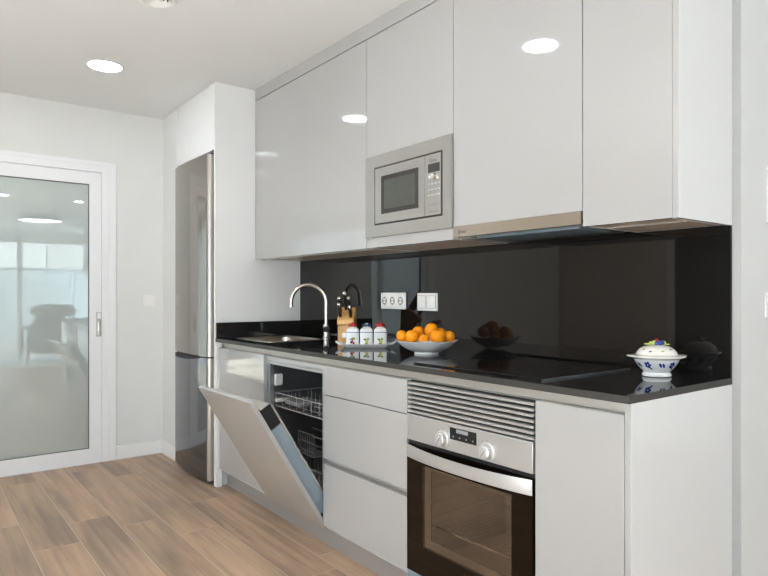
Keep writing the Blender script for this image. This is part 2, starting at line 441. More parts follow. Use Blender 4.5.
# ---- the glass door on the left wall
d = struct(MB(), 'door_1', M['alu_white'])
fr = MB()
def ring(mb, y0, y1, z0, z1, wy0, wy1, wz0, wz1, xa, xb, bev=.002):
    """frame in the yz plane out of four mitred bars"""
    mb2 = MB(); mb2.frame(y0, y1, z0, z1, (wy0, wy1, wz0, wz1), xa, xb)
    bmesh.ops.transform(mb2.bm, matrix=Matrix(((0,1,0,0),(1,0,0,0),(0,0,1,0),(0,0,0,1))), verts=mb2.bm.verts)
    me = bpy.data.meshes.new('tmp'); mb2.bm.to_mesh(me); mb.bm.from_mesh(me); bpy.data.meshes.remove(me); mb2.bm.free()
    return mb
ring(fr, -2.115, -.914, 0.001, 2.089, .046, .046, .002, .026, XL-.02, XL+.012)     # wall trim
ring(fr, -2.09, -.955, 0.002, 2.066, .05, .052, .002, .05, XL-.10, XL+.008)    # fixed frame
build(fr, 'door_frame', M['alu_white'], d)
lf = MB(); ring(lf, -2.04, -1.008, .006, 2.012, .08, .078, .098, .084, XL-.052, XL+.002)
ring(lf, -1.965, -1.080, .098, 1.933, .006, .006, .006, .006, XL-.042, XL-.004)
leaf = build(lf, 'door_leaf', M['alu_white'], d)
gs = MB(); ring(gs, -1.966, -1.079, .097, 1.934, .010, .010, .010, .010, XL-.012, XL-.0005)
build(gs, 'rubber_seal', M['black'], leaf)
build(MB().box(XL-.03, XL-.014, -1.962, -1.084, .102, 1.929), 'glass_pane', M['doorglass'], leaf)
hb = MB().box(XL+.002, XL+.010, -1.042, -1.008, .875, 1.045, .002)
hd = build(hb, 'lock_plate', M['steel'], leaf)
build(MB().box(XL+.010, XL+.026, -1.034, -1.018, .885, .985, .005), 'pull_handle', M['brushed_chrome'], leaf)
build(MB().box(XL+.010, XL+.016, -1.036, -1.014, 1.0, 1.038, .002), 'lock_cylinder', M['white_pl'], leaf)

# light switch beside the door
t = thing('light_switch', 'white square light switch on the wall between glass door and fridge', 'light switch', (XL, -.686, 1.123))
build(MB().box(XL, XL+.012, -.727, -.645, 1.082, 1.164, .003), 'cover_plate', M['white_pl'], t)
build(MB().box(XL+.012, XL+.016, -.713, -.659, 1.096, 1.150, .002), 'rocker', M['white_pl'], t)
# plates on the corridor wall at the right edge
t = thing('thermostat', 'white tall wall controller at the right edge above the light switch', 'thermostat', (-.8702, .235, 1.497))
build(MB().box(-.8702, -.862, .187, .285, 1.405, 1.59, .004), 'cover_plate', M['white_pl'], t)
build(MB().box(-.862, -.858, .205, .267, 1.50, 1.57, .002), 'display', M['lcd2'], t)
t = thing('light_switch', 'white light switch at the right edge below the tall wall controller', 'light switch', (-.8702, .213, 1.128))
build(MB().box(-.8702, -.861, .172, .254, 1.087, 1.17, .003), 'cover_plate', M['white_pl'], t)
build(MB().box(-.861, -.857, .184, .242, 1.099, 1.158, .002), 'rocker', M['white_pl'], t)

# ---- ceiling spots
def downlight(x, y, label):
    t = thing('ceiling_spot', label, 'ceiling light', (x, y, H), group='round recessed ceiling spots')
    build(MB().lathe([(.088, 0), (.096, 0), (.099, -.003), (.096, -.006), (.088, -.007)], (x, y, H), cap=False), 'trim_ring', M['white_pl'], t)
    build(MB().lathe([(.088, -.0005), (.088, -.005), (.06, -.007), (.02, -.0075)], (x, y, H)), 'diffuser', M['glow'], t)
    return t
first = downlight(-3.745, -1.197, 'round lit ceiling spot above the floor near the glass door')
for x, y, l in ((-2.066, -1.197, 'round lit ceiling spot out of frame, mirrored in the hood cabinet door'),
                (.06, -1.12, 'round lit ceiling spot mirrored at the top left of the door glass'),
                (.09, -.16, 'round lit ceiling spot mirrored at the right edge of the door glass'),
                (-2.066, -3.1, 'added unseen ceiling spot behind the camera, over the open floor'),  # this spot and the next are added out of view to light the doors
                (-.3, -3.1, 'added unseen ceiling spot behind the camera, nearest the added window')):
    c = copy_tree(first); c.location = (x, y, H); c['label'] = l
# smoke detector like vent in the ceiling
t = thing('ceiling_vent', 'small round white louvred vent in the ceiling at the top of the picture', 'vent', (-2.757, -1.222, H))
build(MB().lathe([(.060, 0), (.085, 0), (.088, -.004), (.080, -.012), (.066, -.012), (.060, -.001)], (-2.757, -1.222, H), cap=False), 'rim', M['white_pl'], t)
build(MB().lathe([(.06, -.0005), (.06, -.002), (.01, -.002)], (-2.757, -1.222, H)), 'backing', M['lcd2'], t)
for r in (.056, .04, .024, .01):
    build(MB().lathe([(r-.006, -.004), (r+.004, -.010), (r+.005, -.012), (r-.005, -.006), (r-.006, -.004)], (-2.757, -1.222, H), cap=False), 'louvre_ring', M['white_pl'], t)

# ------------------------------------------------------------------ fridge housing
def hollow(mb, x0, x1, y0, y1, z0, z1, t=.016, top=True, bottom=True, mi=0):
    mb.box(x0, x0+t, y0, y1, z0, z1, mi=mi).box(x1-t, x1, y0, y1, z0, z1, mi=mi).box(x0+t, x1-t, y1-.006, y1, z0, z1, mi=mi)
    if bottom: mb.box(x0+t, x1-t, y0, y1-.006, z0, z0+t, mi=mi)
    if top: mb.box(x0+t, x1-t, y0, y1-.006, z1-t, z1, mi=mi)
    return mb
t = thing('fridge_housing', 'tall white cabinet surround around the fridge with high gloss side panel', 'cabinet', (-3.96, -.3, 0))
build(MB().box(X5-.019, X5-.0005, -.602, -.002, 0, H-.001, .0012), 'side_panel', M['panel'], t)
build(MB().box(-4.3055, -4.2945, -.592, -.573, 2.04, H-.001), 'filler_strip', M['gloss'], t)
build(hollow(MB(), -4.3045, -3.637, -.58, -.002, 2.062, H-.002), 'carcass', M['carc'], t)
build(MB().box(-4.292, -3.639, -.602, -.582, 2.05, H-.004, .0012), 'top_door', M['panel'], t)

# ---- refrigerator: two curved steel doors
t = thing('refrigerator', 'tall stainless steel fridge freezer with curved doors in the white surround', 'refrigerator', (-3.975, -.32, 0))
FX0, FX1 = -4.280, -3.680
build(MB().box(FX0+.004, FX1-.004, -.545, -.03, .03, 2.03, .004).box(FX0+.03, FX1-.03, -.52, -.06, .0, .03), 'body', M['fridge_body'], t)
def fdoor(z0, z1, cut=None):
    """door with bulged front and rounded vertical edges, seen from above"""
    P = []
    N = 60; r = .022
    P.append((FX0, -.550))
    for i in range(N+1):
        u = i/N; x = FX0 + (FX1-FX0)*u
        bulge = .020*(1-(2*u-1)**2)
        e = min(x-FX0, FX1-x)
        q = .006 if u < .5 else r
        edge = q - math.sqrt(max(0, q*q-(q-min(e, q))**2)) if e < q else 0
        P.append((x, -.618-bulge+edge))
    # denser rounding at the right edge
    P.append((FX1, -.550))
    mb = MB()
    mb.prism(P, z0, z1, axis='z')
    return mb
def fdoor_obj(name, z0, z1, m):
    mb = fdoor(z0, z1)
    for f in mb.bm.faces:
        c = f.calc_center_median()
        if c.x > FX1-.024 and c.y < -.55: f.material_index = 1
    return build(mb, name, [m, M['fridge_edge']], t, ang=40, smooth=True)
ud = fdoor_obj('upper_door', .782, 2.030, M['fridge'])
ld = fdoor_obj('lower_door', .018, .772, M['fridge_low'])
# dark gap with the recessed grip between the doors
gp = MB()
P = [(FX0+.004, -.55)] + [(FX0+.004+(FX1-FX0-.008)*i/20, -.604-.020*(1-(2*i/20-1)**2)) for i in range(21)] + [(FX1-.004, -.55)]
gp.prism(P, .7725, .7815, axis='z')
build(gp, 'grip_gap', M['blackgap'], t, smooth=True)
P2 = []
for i in range(19):
    u = .03+.80*i/18; x = FX0+(FX1-FX0)*u
    P2.append((x, -.6200-.020*(1-(2*u-1)**2), i/18))
hm = MB()
for (a, b, s0), (c, d2, s1) in zip(P2, P2[1:]):
    h0, h1 = .026*(1-s0**3)+.001, .026*(1-s1**3)+.001
    v = [hm.bm.verts.new(q) for q in ((a, b, .7725), (c, d2, .7725), (c, d2, .7725-h1-.0005), (a, b, .7725-h0-.0005), (a, b+.02, .7725), (c, d2+.02, .7725), (c, d2+.02, .7725-h1-.0005), (a, b+.02, .7725-h0-.0005))]
    for q in ((0,1,2,3), (5,4,7,6), (0,4,5,1), (3,2,6,7)): hm.bm.faces.new([v[i] for i in q])
build(hm, 'grip_recess', M['blackgap'], ld, smooth=True)
build(MB().prism([(FX0+.03, -.53), (FX0+.03, -.585), (FX0+.2, -.605), (FX1-.2, -.605), (FX1-.03, -.585), (FX1-.03, -.53)], .001, .0175, axis='z'), 'base_grille', M['black'], t)
build(MB().box(-3.72, -3.690, -.60, -.56, 2.0305, 2.041, .003), 'hinge_cover', M['black'], t)

# ------------------------------------------------------------------ base cabinets
ZT, ZC, ZD = .8793, .8998, .8453
# sink cabinet
t = thing('sink_cabinet', 'white handleless base cabinet under the sink beside the fridge surround', 'cabinet', (-3.3, -.29, 0))
build(MB().box(X5+.0005, X5+.019, -.565, -.02, .1, .842).box(X4-.018, X4-.001, -.565, -.02, .1, .842).box(X5+.019, X4-.018, -.565, -.02, .1, .116), 'carcass', M['carc'], t)
build(MB().box(X5+.0005, X5+.020, YF-.016, -.5655, 0, .8785), 'filler_panel', M['panel'], t)
build(MB().box(X5+.022, X4-.0025, YF, -.566, .118, ZD, .0015), 'door', M['gloss'], t)
# one aluminium grip channel runs under the worktop
t2 = thing('grip_channel', 'long beige aluminium grip channel under the black worktop edge', 'grip channel', (-2.27, -.555, .862))
build(MB().box(X5+.021, X0-.019, -.557, -.553, .846, .8785).box(X5+.021, X0-.019, -.5855, -.557, .8745, .8785).box(X5+.021, X0-.019, -.5655, -.557, .8435, .8455), 'rail', M['alu'], t2)
# drawers
t = thing('drawer_cabinet', 'white handleless cabinet with three drawers between dishwasher and oven', 'cabinet', (-2.11, -.29, 0))
build(hollow(MB(), X3+.001, X2-.001, -.564, -.02, .1, .842), 'carcass', M['carc'], t)
build(MB().box(X3+.0015, X2-.0015, YF, -.566, .7135, .8425, .0015), 'drawer_front', M['gloss'], t)
build(MB().box(X3+.0015, X2-.0015, YF, -.566, .424, .7105, .0015), 'drawer_front', M['gloss'], t)
build(MB().box(X3+.0015, X2-.0015, YF, -.566, .116, .3995, .0015), 'drawer_front', M['gloss'], t)
build(MB().box(X3+.002, X2-.002, -.5655, -.5645, .396, .426).box(X3+.002, X2-.002, -.582, -.5655, .4015, .4035), 'middle_channel', M['plinth'], t)
# oven housing + grille
t = thing('oven_housing', 'white built-in cabinet housing around the oven', 'cabinet', (-1.511, -.29, 0))
build(MB().box(X2+.0005, X2+.002, -.564, -.02, .1, .842).box(X1-.002, X1-.0005, -.564, -.02, .1, .842).box(X2+.002, X1-.002, -.564, -.02, .1, .116).box(X2+.002, X1-.002, -.02, -.012, .1, .842), 'carcass', M['carc'], t)
t = thing('ventilation_grille', 'steel ventilation grille of horizontal slats above the oven', 'grille', (-1.5125, -.575, .72))
build(MB().box(X2+.004, X1-.004, -.570, -.566, .721, .843), 'backing', M['blackgap'], t)
for k in range(7):
    z = .7225+k*.01745
    build(MB().prism([(-.5855, z+.001), (-.586, z+.008), (-.583, z+.0098), (-.570, z+.0098), (-.570, z+.008), (-.580, z+.002)], X2+.004, X1-.004), 'slat', M['steel'], t)
# right end cabinet
t = thing('end_base_cabinet', 'narrow white base cabinet with full side panel at the right end', 'cabinet', (-1.06, -.29, 0))
build(hollow(MB(), X1+.001, X0-.019, -.564, -.02, .1, .842), 'carcass', M['carc'], t)
build(MB().box(X1+.0025, X0-.0205, YF, -.566, .116, ZD, .0015), 'door', M['gloss'], t)
build(toned_front_edge(MB().box(X0-.018, X0, YF-.001, -.0005, 0, .8785, .001)), 'side_panel', [M['panel'], M['gloss']], t)
# plinth
tag(build(MB().box(X5+.0205, X0-.0185, -.532, -.52, 0, .099), 'plinth', M['plinth'], origin=(-2.25, -.526, 0)), 'long grey kickboard along the floor under the base cabinets', 'plinth')

# ------------------------------------------------------------------ dishwasher with open door
t = thing('dishwasher', 'built-in dishwasher with its white door hanging half open', 'dishwasher', (-2.7057, -.3, .1))
DX0, DX1 = X4+.001, X3-.001
tub = MB()
tub.box(DX0+.028, DX0+.03, -.555, -.05, .14, .80).box(DX1-.03, DX1-.028, -.555, -.05, .14, .80).box(DX0+.03, DX1-.03, -.052, -.05, .14, .80).box(DX0+.03, DX1-.03, -.555, -.05, .138, .14).box(DX0+.03, DX1-.03, -.555, -.05, .798, .80)
build(tub, 'tub', M['tub'], t)
fm = MB(); fm.frame(DX0, DX1, .102, .842, (.032, .032, .038, .040), -.567, -.545)
build(fm, 'front_frame', M['dwframe'], t)
build(MB().box(DX0+.004, DX1-.004, -.572, -.567, .822, .8405, .001).box(DX0+.004, DX1-.004, -.569, -.567, .806, .812), 'top_trim', M['steel'], t)
def rack(z0, h, label, pitch=.036):
    mb = MB(); xa, xb, ya, yb = DX0+.040, DX1-.040, -.535, -.08; r = .0022
    for z in (z0, z0+h):
        mb.tube([(xa, ya, z), (xb, ya, z), (xb, yb, z), (xa, yb, z), (xa, ya, z)], r*1.25, 6)
    k = xa
    while k <= xb+.001:
        mb.tube([(k, ya, z0+h), (k, ya, z0), (k, yb, z0), (k, yb, z0+h)], r, 5); k += pitch
    k = ya+pitch
    while k < yb:
        mb.tube([(xa, k, z0+h), (xa, k, z0), (xb, k, z0), (xb, k, z0+h)], r, 5); k += pitch
    return build(mb, label, M['wire'], t)
ur = rack(.578, .070, 'upper_rack', .072)
tn = MB()
for j in range(4):
    for i in range(12):
        x = DX0+.07+i*.040; y = -.46+j*.1
        tn.tube([(x, y, .578), (x+.004, y, .645)], .0018, 5)
build(tn, 'plate_tines', M['wire'], ur)
cs = MB().box(DX0+.125, DX0+.275, -.53, -.40, .600, .622, .004)
build(cs, 'cup_shelf', M['grey_pl'], ur)
for q in (DX0+.036, DX1-.060):
    build(MB().box(q, q+.024, -.543, -.47, .598, .618, .004), 'rack_clip', M['white_pl'], ur)
lr = rack(.20, .12, 'lower_rack', .048)
tn = MB()
for j in range(5):
    for i in range(12):
        x = DX0+.07+i*.040; y = -.48+j*.09
        tn.tube([(x, y, .20), (x+.006, y-.005, .30)], .0018, 5)
build(tn, 'plate_tines', M['wire'], lr)
cb = MB()
for zz in (.345, .39, .435): cb.box(DX0+.07, DX0+.24, -.42, -.417, zz, zz+.006).box(DX0+.07, DX0+.24, -.33, -.327, zz, zz+.006)
for i in range(8): cb.box(DX0+.07+i*.0235, DX0+.0745+i*.0235, -.42, -.417, .325, .441)
cb.box(DX0+.07, DX0+.24, -.42, -.327, .322, .327)
build(cb, 'cutlery_basket', M['grey_pl'], lr)
build(MB().box(DX0+.10, DX0+.46, -.32, -.28, .555, .567, .006).cyl((DX0+.28, -.30, .565), (DX0+.28, -.30, .60), .02), 'spray_arm', M['grey_pl'], t)
build(MB().box(DX0+.032, DX0+.052, -.545, -.50, .685, .745, .006), 'rinse_clip', M['white_pl'], t)
for q in ((DX0+.14, DX0+.22, -.10, -.06, .69, .74), (DX0+.30, DX0+.33, -.2, -.17, .66, .76), (DX0+.38, DX0+.41, -.2, -.17, .66, .77)):
    build(MB().box(*q, .004), 'interior_fitting', M['grey_pl'], t)
# the door: local frame, x across, y outward thickness (0 = outer face), z up the panel from its foot
dang = R(31.2)
door = bpy.data.objects.new('door', None); COL.objects.link(door); door.parent = t
wp = Vector((0, -.568, .0864)) - Vector((0, t.location.y, t.location.z))
door.location = (0, wp.y, wp.z); door.rotation_euler = (dang, 0, 0)
hw = (DX1-DX0)/2 - .001
build(MB().box(-hw, hw, 0, .019, 0, .727, .0015), 'front_panel', M['gloss'], door, local=True)
inn = MB().box(-hw+.012, hw-.012, .0195, .079, .075, .558, .002)
build(inn, 'door_shell', M['bluefilm'], door, local=True)
build(MB().box(-hw+.012, hw-.012, .0195, .079, .560, .664, .002), 'control_strip', M['black'], door, local=True)
ins = MB().prism([(.0795, .07), (.087, .08), (.087, .642), (.0845, .656), (.079, .664), (.070, .668), (.03, .668), (.03, .6645), (.0795, .6645)], -hw+.0115, hw-.0115)
build(ins, 'inner_sheet', M['alu'], door, local=True)
build(MB().box(-.09, .05, .087, .092, .36, .50, .004), 'detergent_box', M['grey_pl'], door, local=True)
for i in range(6):
    build(MB().box(-hw+.10+i*.045, -hw+.118+i*.045, .045, .057, .668, .6702, .0006), 'push_button', M['black'], door, local=True)
build(MB().cyl((-hw+.012, .0195, .03), (-hw+.012, .032, .03), .008), 'hinge_pin', M['steel'], door, local=True)

# ------------------------------------------------------------------ oven
t = thing('oven', 'built-in steel oven with dark glass door and curved bar handle', 'oven', (-1.5125, -.3, .1))
OX0, OX1 = X2+.0035, X1-.0035
cp = MB().box(OX0, OX1, -.590, -.560, .622, .7185, .002)
panel = build(cp, 'control_panel', M['steel'], t)
for kx, kz in ((-1.610, .658), (-1.398, .655)):
    kb = MB()
    kb.lathe([(.031, 0), (.031, .003), (.026, .004), (.0245, .014), (.0225, .020), (.018, .022)], n=36)
    kb.box(-.0035, .0035, -.020, .020, .021, .030, .0015)
    bmesh.ops.transform(kb.bm, matrix=Matrix.Translation((kx, -.590, kz)) @ Matrix.Rotation(R(90), 4, 'X') @ Matrix.Rotation(R(-35), 4, 'Z'), verts=kb.bm.verts)
    build(kb, 'control_knob', M['knob'], t)
    mk = MB()
    for a in range(-120, 121, 40):
        mk.cyl((kx+.036*math.sin(R(a)), -.5905, kz+.036*math.cos(R(a))), (kx+.036*math.sin(R(a)), -.5895, kz+.036*math.cos(R(a))), .0016, n=8)
    build(mk, 'dial_marks', M['text'], panel)
dp = build(MB().box(-1.574, -1.448, -.5915, -.589, .664, .7055, .0008), 'clock_display', M['black'], t)
sg = MB().box(-1.542, -1.486, -.5918, -.5914, .690, .702)
for i in range(4): sg.cyl((-1.556+i*.031, -.5918, .675), (-1.556+i*.031, -.5912, .675), .0035, n=12)
build(sg, 'display_segments', M['grey_pl'], dp)
# cavity
cv = MB()
cv.box(OX0+.055, OX0+.06, -.555, -.10, .165, .59).box(OX1-.06, OX1-.055, -.555, -.10, .165, .59).box(OX0+.06, OX1-.06, -.105, -.10, .165, .59).box(OX0+.06, OX1-.06, -.555, -.105, .165, .17).box(OX0+.06, OX1-.06, -.555, -.105, .585, .59)
cv.frame(OX0, OX1, .132, .621, (.055, .055, .033, .031), -.561, -.54, mi=1)
build(cv, 'cavity', [M['enamel'], M['blackgap']], t)
sr = MB()
for sx in (OX0+.066, OX1-.066):
    for z in (.22, .275, .33, .385, .44, .495, .55): sr.tube([(sx, -.53, z), (sx, -.13, z)], .0025, 6)
    for y in (-.53, -.13): sr.tube([(sx, y, .20), (sx, y, .57)], .003, 6)
build(sr, 'shelf_runners', M['chrome'], t)
rk = MB()
for y in (-.52, -.14): rk.tube([(OX0+.07, y, .30), (OX1-.07, y, .30)], .0045, 8)
for i in range(20):
    x = OX0+.075+i*(OX1-OX0-.15)/19; rk.tube([(x, -.52, .30), (x, -.14, .30)], .0018, 5)
build(rk, 'wire_shelf', M['chrome'], t)
# door: black glass border and see-through window, handle
od = MB(); WX0, WX1, WZ0, WZ1 = -1.722, -1.297, .238, .540
od.frame(OX0, OX1, .134, .604, (WX0-OX0, OX1-WX1, WZ0-.134, .604-WZ1), -.590, -.564)
dr = build(od, 'door', M['ovenborder'], t)
build(MB().box(WX0, WX1, -.5895, -.585, WZ0, WZ1), 'window_glass', M['ovenglass'], dr)
inner = MB(); inner.frame(WX0+.002, WX1-.002, WZ0+.002, WZ1-.002, (.034, .012, .030, .012), -.578, -.5745)
build(inner, 'inner_pane_border', M['pane_border'], dr)
em = MB().prism([(-1.514, .194), (-1.492, .194), (-1.503, .215)], -.5906, -.5899, axis='y')
build(em, 'emblem', M['brushed_chrome'], dr)
hp = MB(); hA, hB = [], []
N = 32
for i in range(N+1):
    u = i/N; x = OX0+.001+(OX1-OX0-.002)*u
    b = .034*(1-(2*u-1)**2)**.9 if 0 < u < 1 else 0
    w = .048 - .006*math.sin(math.pi*u)
    zc = .581
    hA.append([hp.bm.verts.new(q) for q in ((x, -.592-b, zc-w/2), (x, -.594-b, zc), (x, -.592-b, zc+w/2), (x, -.5815-b*.97, zc+w/2-.004), (x, -.5815-b*.97, zc-w/2+.004))])
for A, B in zip(hA, hA[1:]):
    for k in range(5): hp.bm.faces.new((A[k], A[(k+1) % 5], B[(k+1) % 5], B[k]))
hp.bm.faces.new(hA[0]); hp.bm.faces.new(hA[-1][::-1])
build(hp, 'handle', M['steel'], dr, smooth=True)
build(MB().box(OX0, OX1, -.580, -.566, .606, .6215), 'vent_slot', M['black'], t)
build(MB().box(OX0, OX1, -.588, -.566, .103, .1325, .001), 'base_trim', M['bluefilm'], t)

# ------------------------------------------------------------------ worktop, upstand, backsplash
SX0, SX1, SY0, SY1 = -3.565, -3.140, -.485, -.130      # sink cut-out
wt = MB()
xa, xb, ya, yb = X5+.0005, X0+.001, -.600, -.0005
for q in ((xa, SX0, ya, yb), (SX1, xb, ya, yb), (SX0, SX1, ya, SY0), (SX0, SX1, SY1, yb)): wt.box(*q, ZT, ZC)
for f in wt.bm.faces:
    f.normal_update()
    c = f.calc_center_median()
    if abs(f.normal.z) < .5 and (abs(c.y-ya) < 1e-4 or abs(c.x-xb) < 1e-4): f.material_index = 1
tag(build(wt, 'worktop', [M['granite'], M['granite_edge']], origin=(-2.25, -.3, ZT)), 'long polished black stone worktop over the white base cabinets', 'worktop')
tag(build(MB().box(X5+.0005, X5+.015, -.597, -.013, ZC+.0003, .9955, .001), 'upstand', M['granite'], origin=(X5+.008, -.3, ZC)), 'low black stone upstand against the white fridge panel beside the sink', 'upstand')
tag(build(MB().box(X5+.0005, X0-.0005, -.012, -.0005, ZC+.0003, 1.42), 'backsplash', M['splash'], origin=(-2.25, -.006, ZC)), 'glossy black backsplash panel between worktop and wall cabinets', 'backsplash')

# sink
t = thing('sink', 'rectangular stainless steel sink sunk in the black worktop', 'sink', ((SX0+SX1)/2, (SY0+SY1)/2, .72))
sb = MB()
g = .0012
a, b, c, e = SX0+g, SX1-g, SY0+g, SY1-g
def rr(x0, x1, y0, y1, r, n=6):
    P = []
    for cx, cy, a0 in ((x1-r, y1-r, 0), (x0+r, y1-r, 90), (x0+r, y0+r, 180), (x1-r, y0+r, 270)):
        for k in range(n+1): P.append((cx+r*math.cos(R(a0+90*k/n)), cy+r*math.sin(R(a0+90*k/n))))
    return P
loops = [(rr(a-.012, b+.012, c-.012, e+.012, .035), ZC+.0003), (rr(a-.012, b+.012, c-.012, e+.012, .035), ZC+.0022), (rr(a+.006, b-.006, c+.006, e-.006, .04), ZC+.0022),
         (rr(a+.012, b-.012, c+.012, e-.012, .045), ZC-.006), (rr(a+.02, b-.02, c+.02, e-.02, .06), ZC-.14), (rr(a+.05, b-.05, c+.05, e-.05, .06), ZC-.165),
         (rr(a+.17, b-.17, c+.15, e-.15, .04), ZC-.168)]
rg = [[sb.bm.verts.new((x, y, z)) for x, y in P] for P, z in loops]
for A, B in zip(rg, rg[1:]):
    n = len(A)
    for k in range(n): sb.bm.faces.new((A[k], A[(k+1) % n], B[(k+1) % n], B[k]))
sb.bm.faces.new(rg[-1])
build(sb, 'basin', M['sink'], t, smooth=True)
build(MB().lathe([(.0, 0), (.038, 0), (.038, .003), (.03, .003), (.026, -.002)][1:], ((SX0+SX1)/2, (SY0+SY1)/2, ZC-.1675)), 'drain', M['chrome'], t)

# faucet: tall swan neck turned over the sink
fx, fy = -3.185, -.080
t = thing('faucet', 'tall chrome swan-neck kitchen tap behind the sink', 'tap', (fx, fy, ZC))
build(MB().lathe([(.024, 0.0003), (.024, .006), (.0185, .010), (.0185, .085), (.0165, .088)], (fx, fy, ZC), n=24), 'base', M['brushed_chrome'], t)
dv = Vector((-.10, -.185, 0)).normalized(); rad = .105
pts = [Vector((fx, fy, ZC+.085)), Vector((fx, fy, 1.06)), Vector((fx, fy, 1.120))]
for k in range(1, 25):
    a = math.pi*k/24
    pts.append(Vector((fx, fy, 1.120)) + dv*(rad-rad*math.cos(a)) + Vector((0, 0, rad*math.sin(a))))
pts.append(pts[-1]+Vector((0, 0, -.022)))
build(MB().tube(pts, .0118, 16), 'spout', M['brushed_chrome'], t)
e = pts[-1]
build(MB().cyl(e+Vector((0, 0, .006)), e+Vector((0, 0, -.006)), .0135), 'aerator', M['chrome'], t)
lv = Vector((.72, -.5, 0)).normalized(); o0 = Vector((fx, fy, ZC+.058))
build(MB().cyl(o0+lv*.015, o0+lv*.034, .0175).tube([o0+lv*.033, o0+lv*.05+Vector((0,0,.004)), o0+lv*.085+Vector((0,0,.008))], [.0075, .0065, .006], 10), 'lever', M['black'], t)

# cooktop
t = thing('cooktop', 'black glass ceramic hob set on the worktop above the oven', 'cooktop', (-1.515, -.305, ZC))
HX0, HX1, HY0, HY1 = -1.815, -1.215, -.545, -.065
build(MB().box(HX0, HX1, HY0, HY1, ZC+.0003, ZC+.006, .0015), 'glass_plate', M['hob'], t)
for q in (HX1+.0003, HX0-.005):
    build(MB().box(q, q+.0047, HY0-.003, HY1+.003, ZC+.0003, ZC+.0062, .001), 'side_trim', M['hobedge'], t)

# ------------------------------------------------------------------ sockets and switches on the backsplash
t = thing('triple_socket', 'wide white triple socket plate on the black backsplash behind the tray', 'socket', (-2.625, -.012, 1.138))
pl = build(MB().box(-2.720, -2.508, -.021, -.0125, 1.088, 1.176, .003), 'cover_plate', M['white_pl'], t)
for k in range(3):
    cx = -2.682+k*.0680
    s = build(MB().box(cx-.028, cx+.028, -.0235, -.0212, 1.101, 1.163, .003), 'socket_insert', M['white_pl'], t)
    hole = MB().lathe([(.0165, 0), (.0195, 0), (.0195, .0012), (.0165, .0012), (.0165, 0)], n=28, cap=False)
    for q in (-.0095, .0095): hole.cyl((q, 0, .0006), (q, 0, .0014), .004, n=12)
    hole.box(-.003, .003, .014, .021, .0006, .0016).box(-.003, .003, -.021, -.014, .0006, .0016)
    bmesh.ops.transform(hole.bm, matrix=Matrix.Translation((cx, -.0235, 1.132)) @ Matrix.Rotation(R(90), 4, 'X'), verts=hole.bm.verts)
    build(hole, 'socket_holes', M['black'], s)
t = thing('double_switch', 'white double light switch on the black backsplash above the oranges', 'light switch', (-2.348, -.012, 1.135))
build(MB().box(-2.414, -2.264, -.021, -.0125, 1.084, 1.173, .003), 'cover_plate', M['white_pl'], t)
for cx in (-2.374, -2.304):
    build(MB().box(cx-.0315, cx+.0315, -.0218, -.0185, 1.0965, 1.1605), 'rocker_gap', M['grey_pl'], t)
    build(MB().box(cx-.0295, cx+.0295, -.025, -.0219, 1.0985, 1.1585, .002), 'rocker', M['white_pl'], t)

# ------------------------------------------------------------------ wall cabinets
ZU, ZTR = 1.386, 2.3865
def upper(label, x0, x1, z0, door_z0):
    t = thing('wall_cabinet', label, 'cabinet', ((x0+x1)/2, -.16, z0))
    build(MB().box(x0+.0015, x1-.0015, YU, YU+.019, door_z0, ZTR-.001, .0012), 'door', M['gloss'], t)
    return t
t = upper('wide white gloss wall cabinet left of the microwave, above the sink', X5, -2.4144, ZU, ZU)
build(hollow(MB(), X5+.001, -2.4150, YU+.021, -.0125, ZU+.001, ZTR-.001, bottom=False), 'carcass', M['carc'], t)
build(MB().box(X5+.018, -2.4315, YU+.021, -.019, ZU+.001, ZU+.017), 'bottom_board', M['under'], t)
build(MB().box(X5+.018, -2.4315, -.30, -.285, ZU-.0035, ZU+.0008), 'light_strip', M['alu'], t)
t = upper('white gloss wall cabinet with the microwave built into it', -2.4144, -1.8196, ZU, 1.815)
build(MB().box(-2.4139, -2.4123, YU+.021, -.0125, ZU+.001, ZTR-.001).box(-1.8217, -1.8201, YU+.021, -.0125, ZU+.001, ZTR-.001).box(-2.4123, -1.8217, YU+.021, -.0125, 1.816, 1.83).box(-2.4123, -1.8217, YU+.021, -.0125, ZTR-.016, ZTR-.001), 'carcass', M['carc'], t)
build(MB().box(-2.4129, -1.8211, YU, YU+.019, ZU, 1.4325, .001), 'bottom_rail', M['gloss'], t)
build(MB().box(-2.4123, -1.8217, YU+.021, -.019, ZU+.001, ZU+.017), 'bottom_board', M['under'], t)
t = upper('white gloss wall cabinet above the pull-out extractor hood', -1.8196, -1.2153, 1.44, 1.438)
build(hollow(MB(), -1.8191, -1.2158, YU+.021, -.0125, 1.4405, ZTR-.001), 'carcass', M['carc'], t)
t = upper('white gloss wall cabinet at the right end with exposed side panel', -1.2153, -.9140, ZU, ZU)
build(hollow(MB(), -1.2148, -.9148, YU+.021, -.0125, ZU+.001, ZTR-.001, bottom=False), 'carcass', M['carc'], t)
build(MB().box(-1.1985, -.931, YU+.021, -.019, ZU+.001, ZU+.017), 'bottom_board', M['under'], t)
build(MB().box(-1.1985, -.931, -.235, -.222, ZU-.002, ZU+.0008), 'light_strip', M['alu'], t)
build(toned_front_edge(MB().box(-.9142, X0, YU-.001, -.0005, ZU-.001, H-.0005, .001)), 'side_panel', [M['panel'], M['gloss']], t)
tag(build(MB().box(X5+.0005, -.9147, YU, YU+.019, ZTR+.0035, H-.0005, .001), 'cornice_board', M['gloss'], origin=(-2.27, YU, ZTR)), 'white gloss filler board between wall cabinets and ceiling', 'cornice')

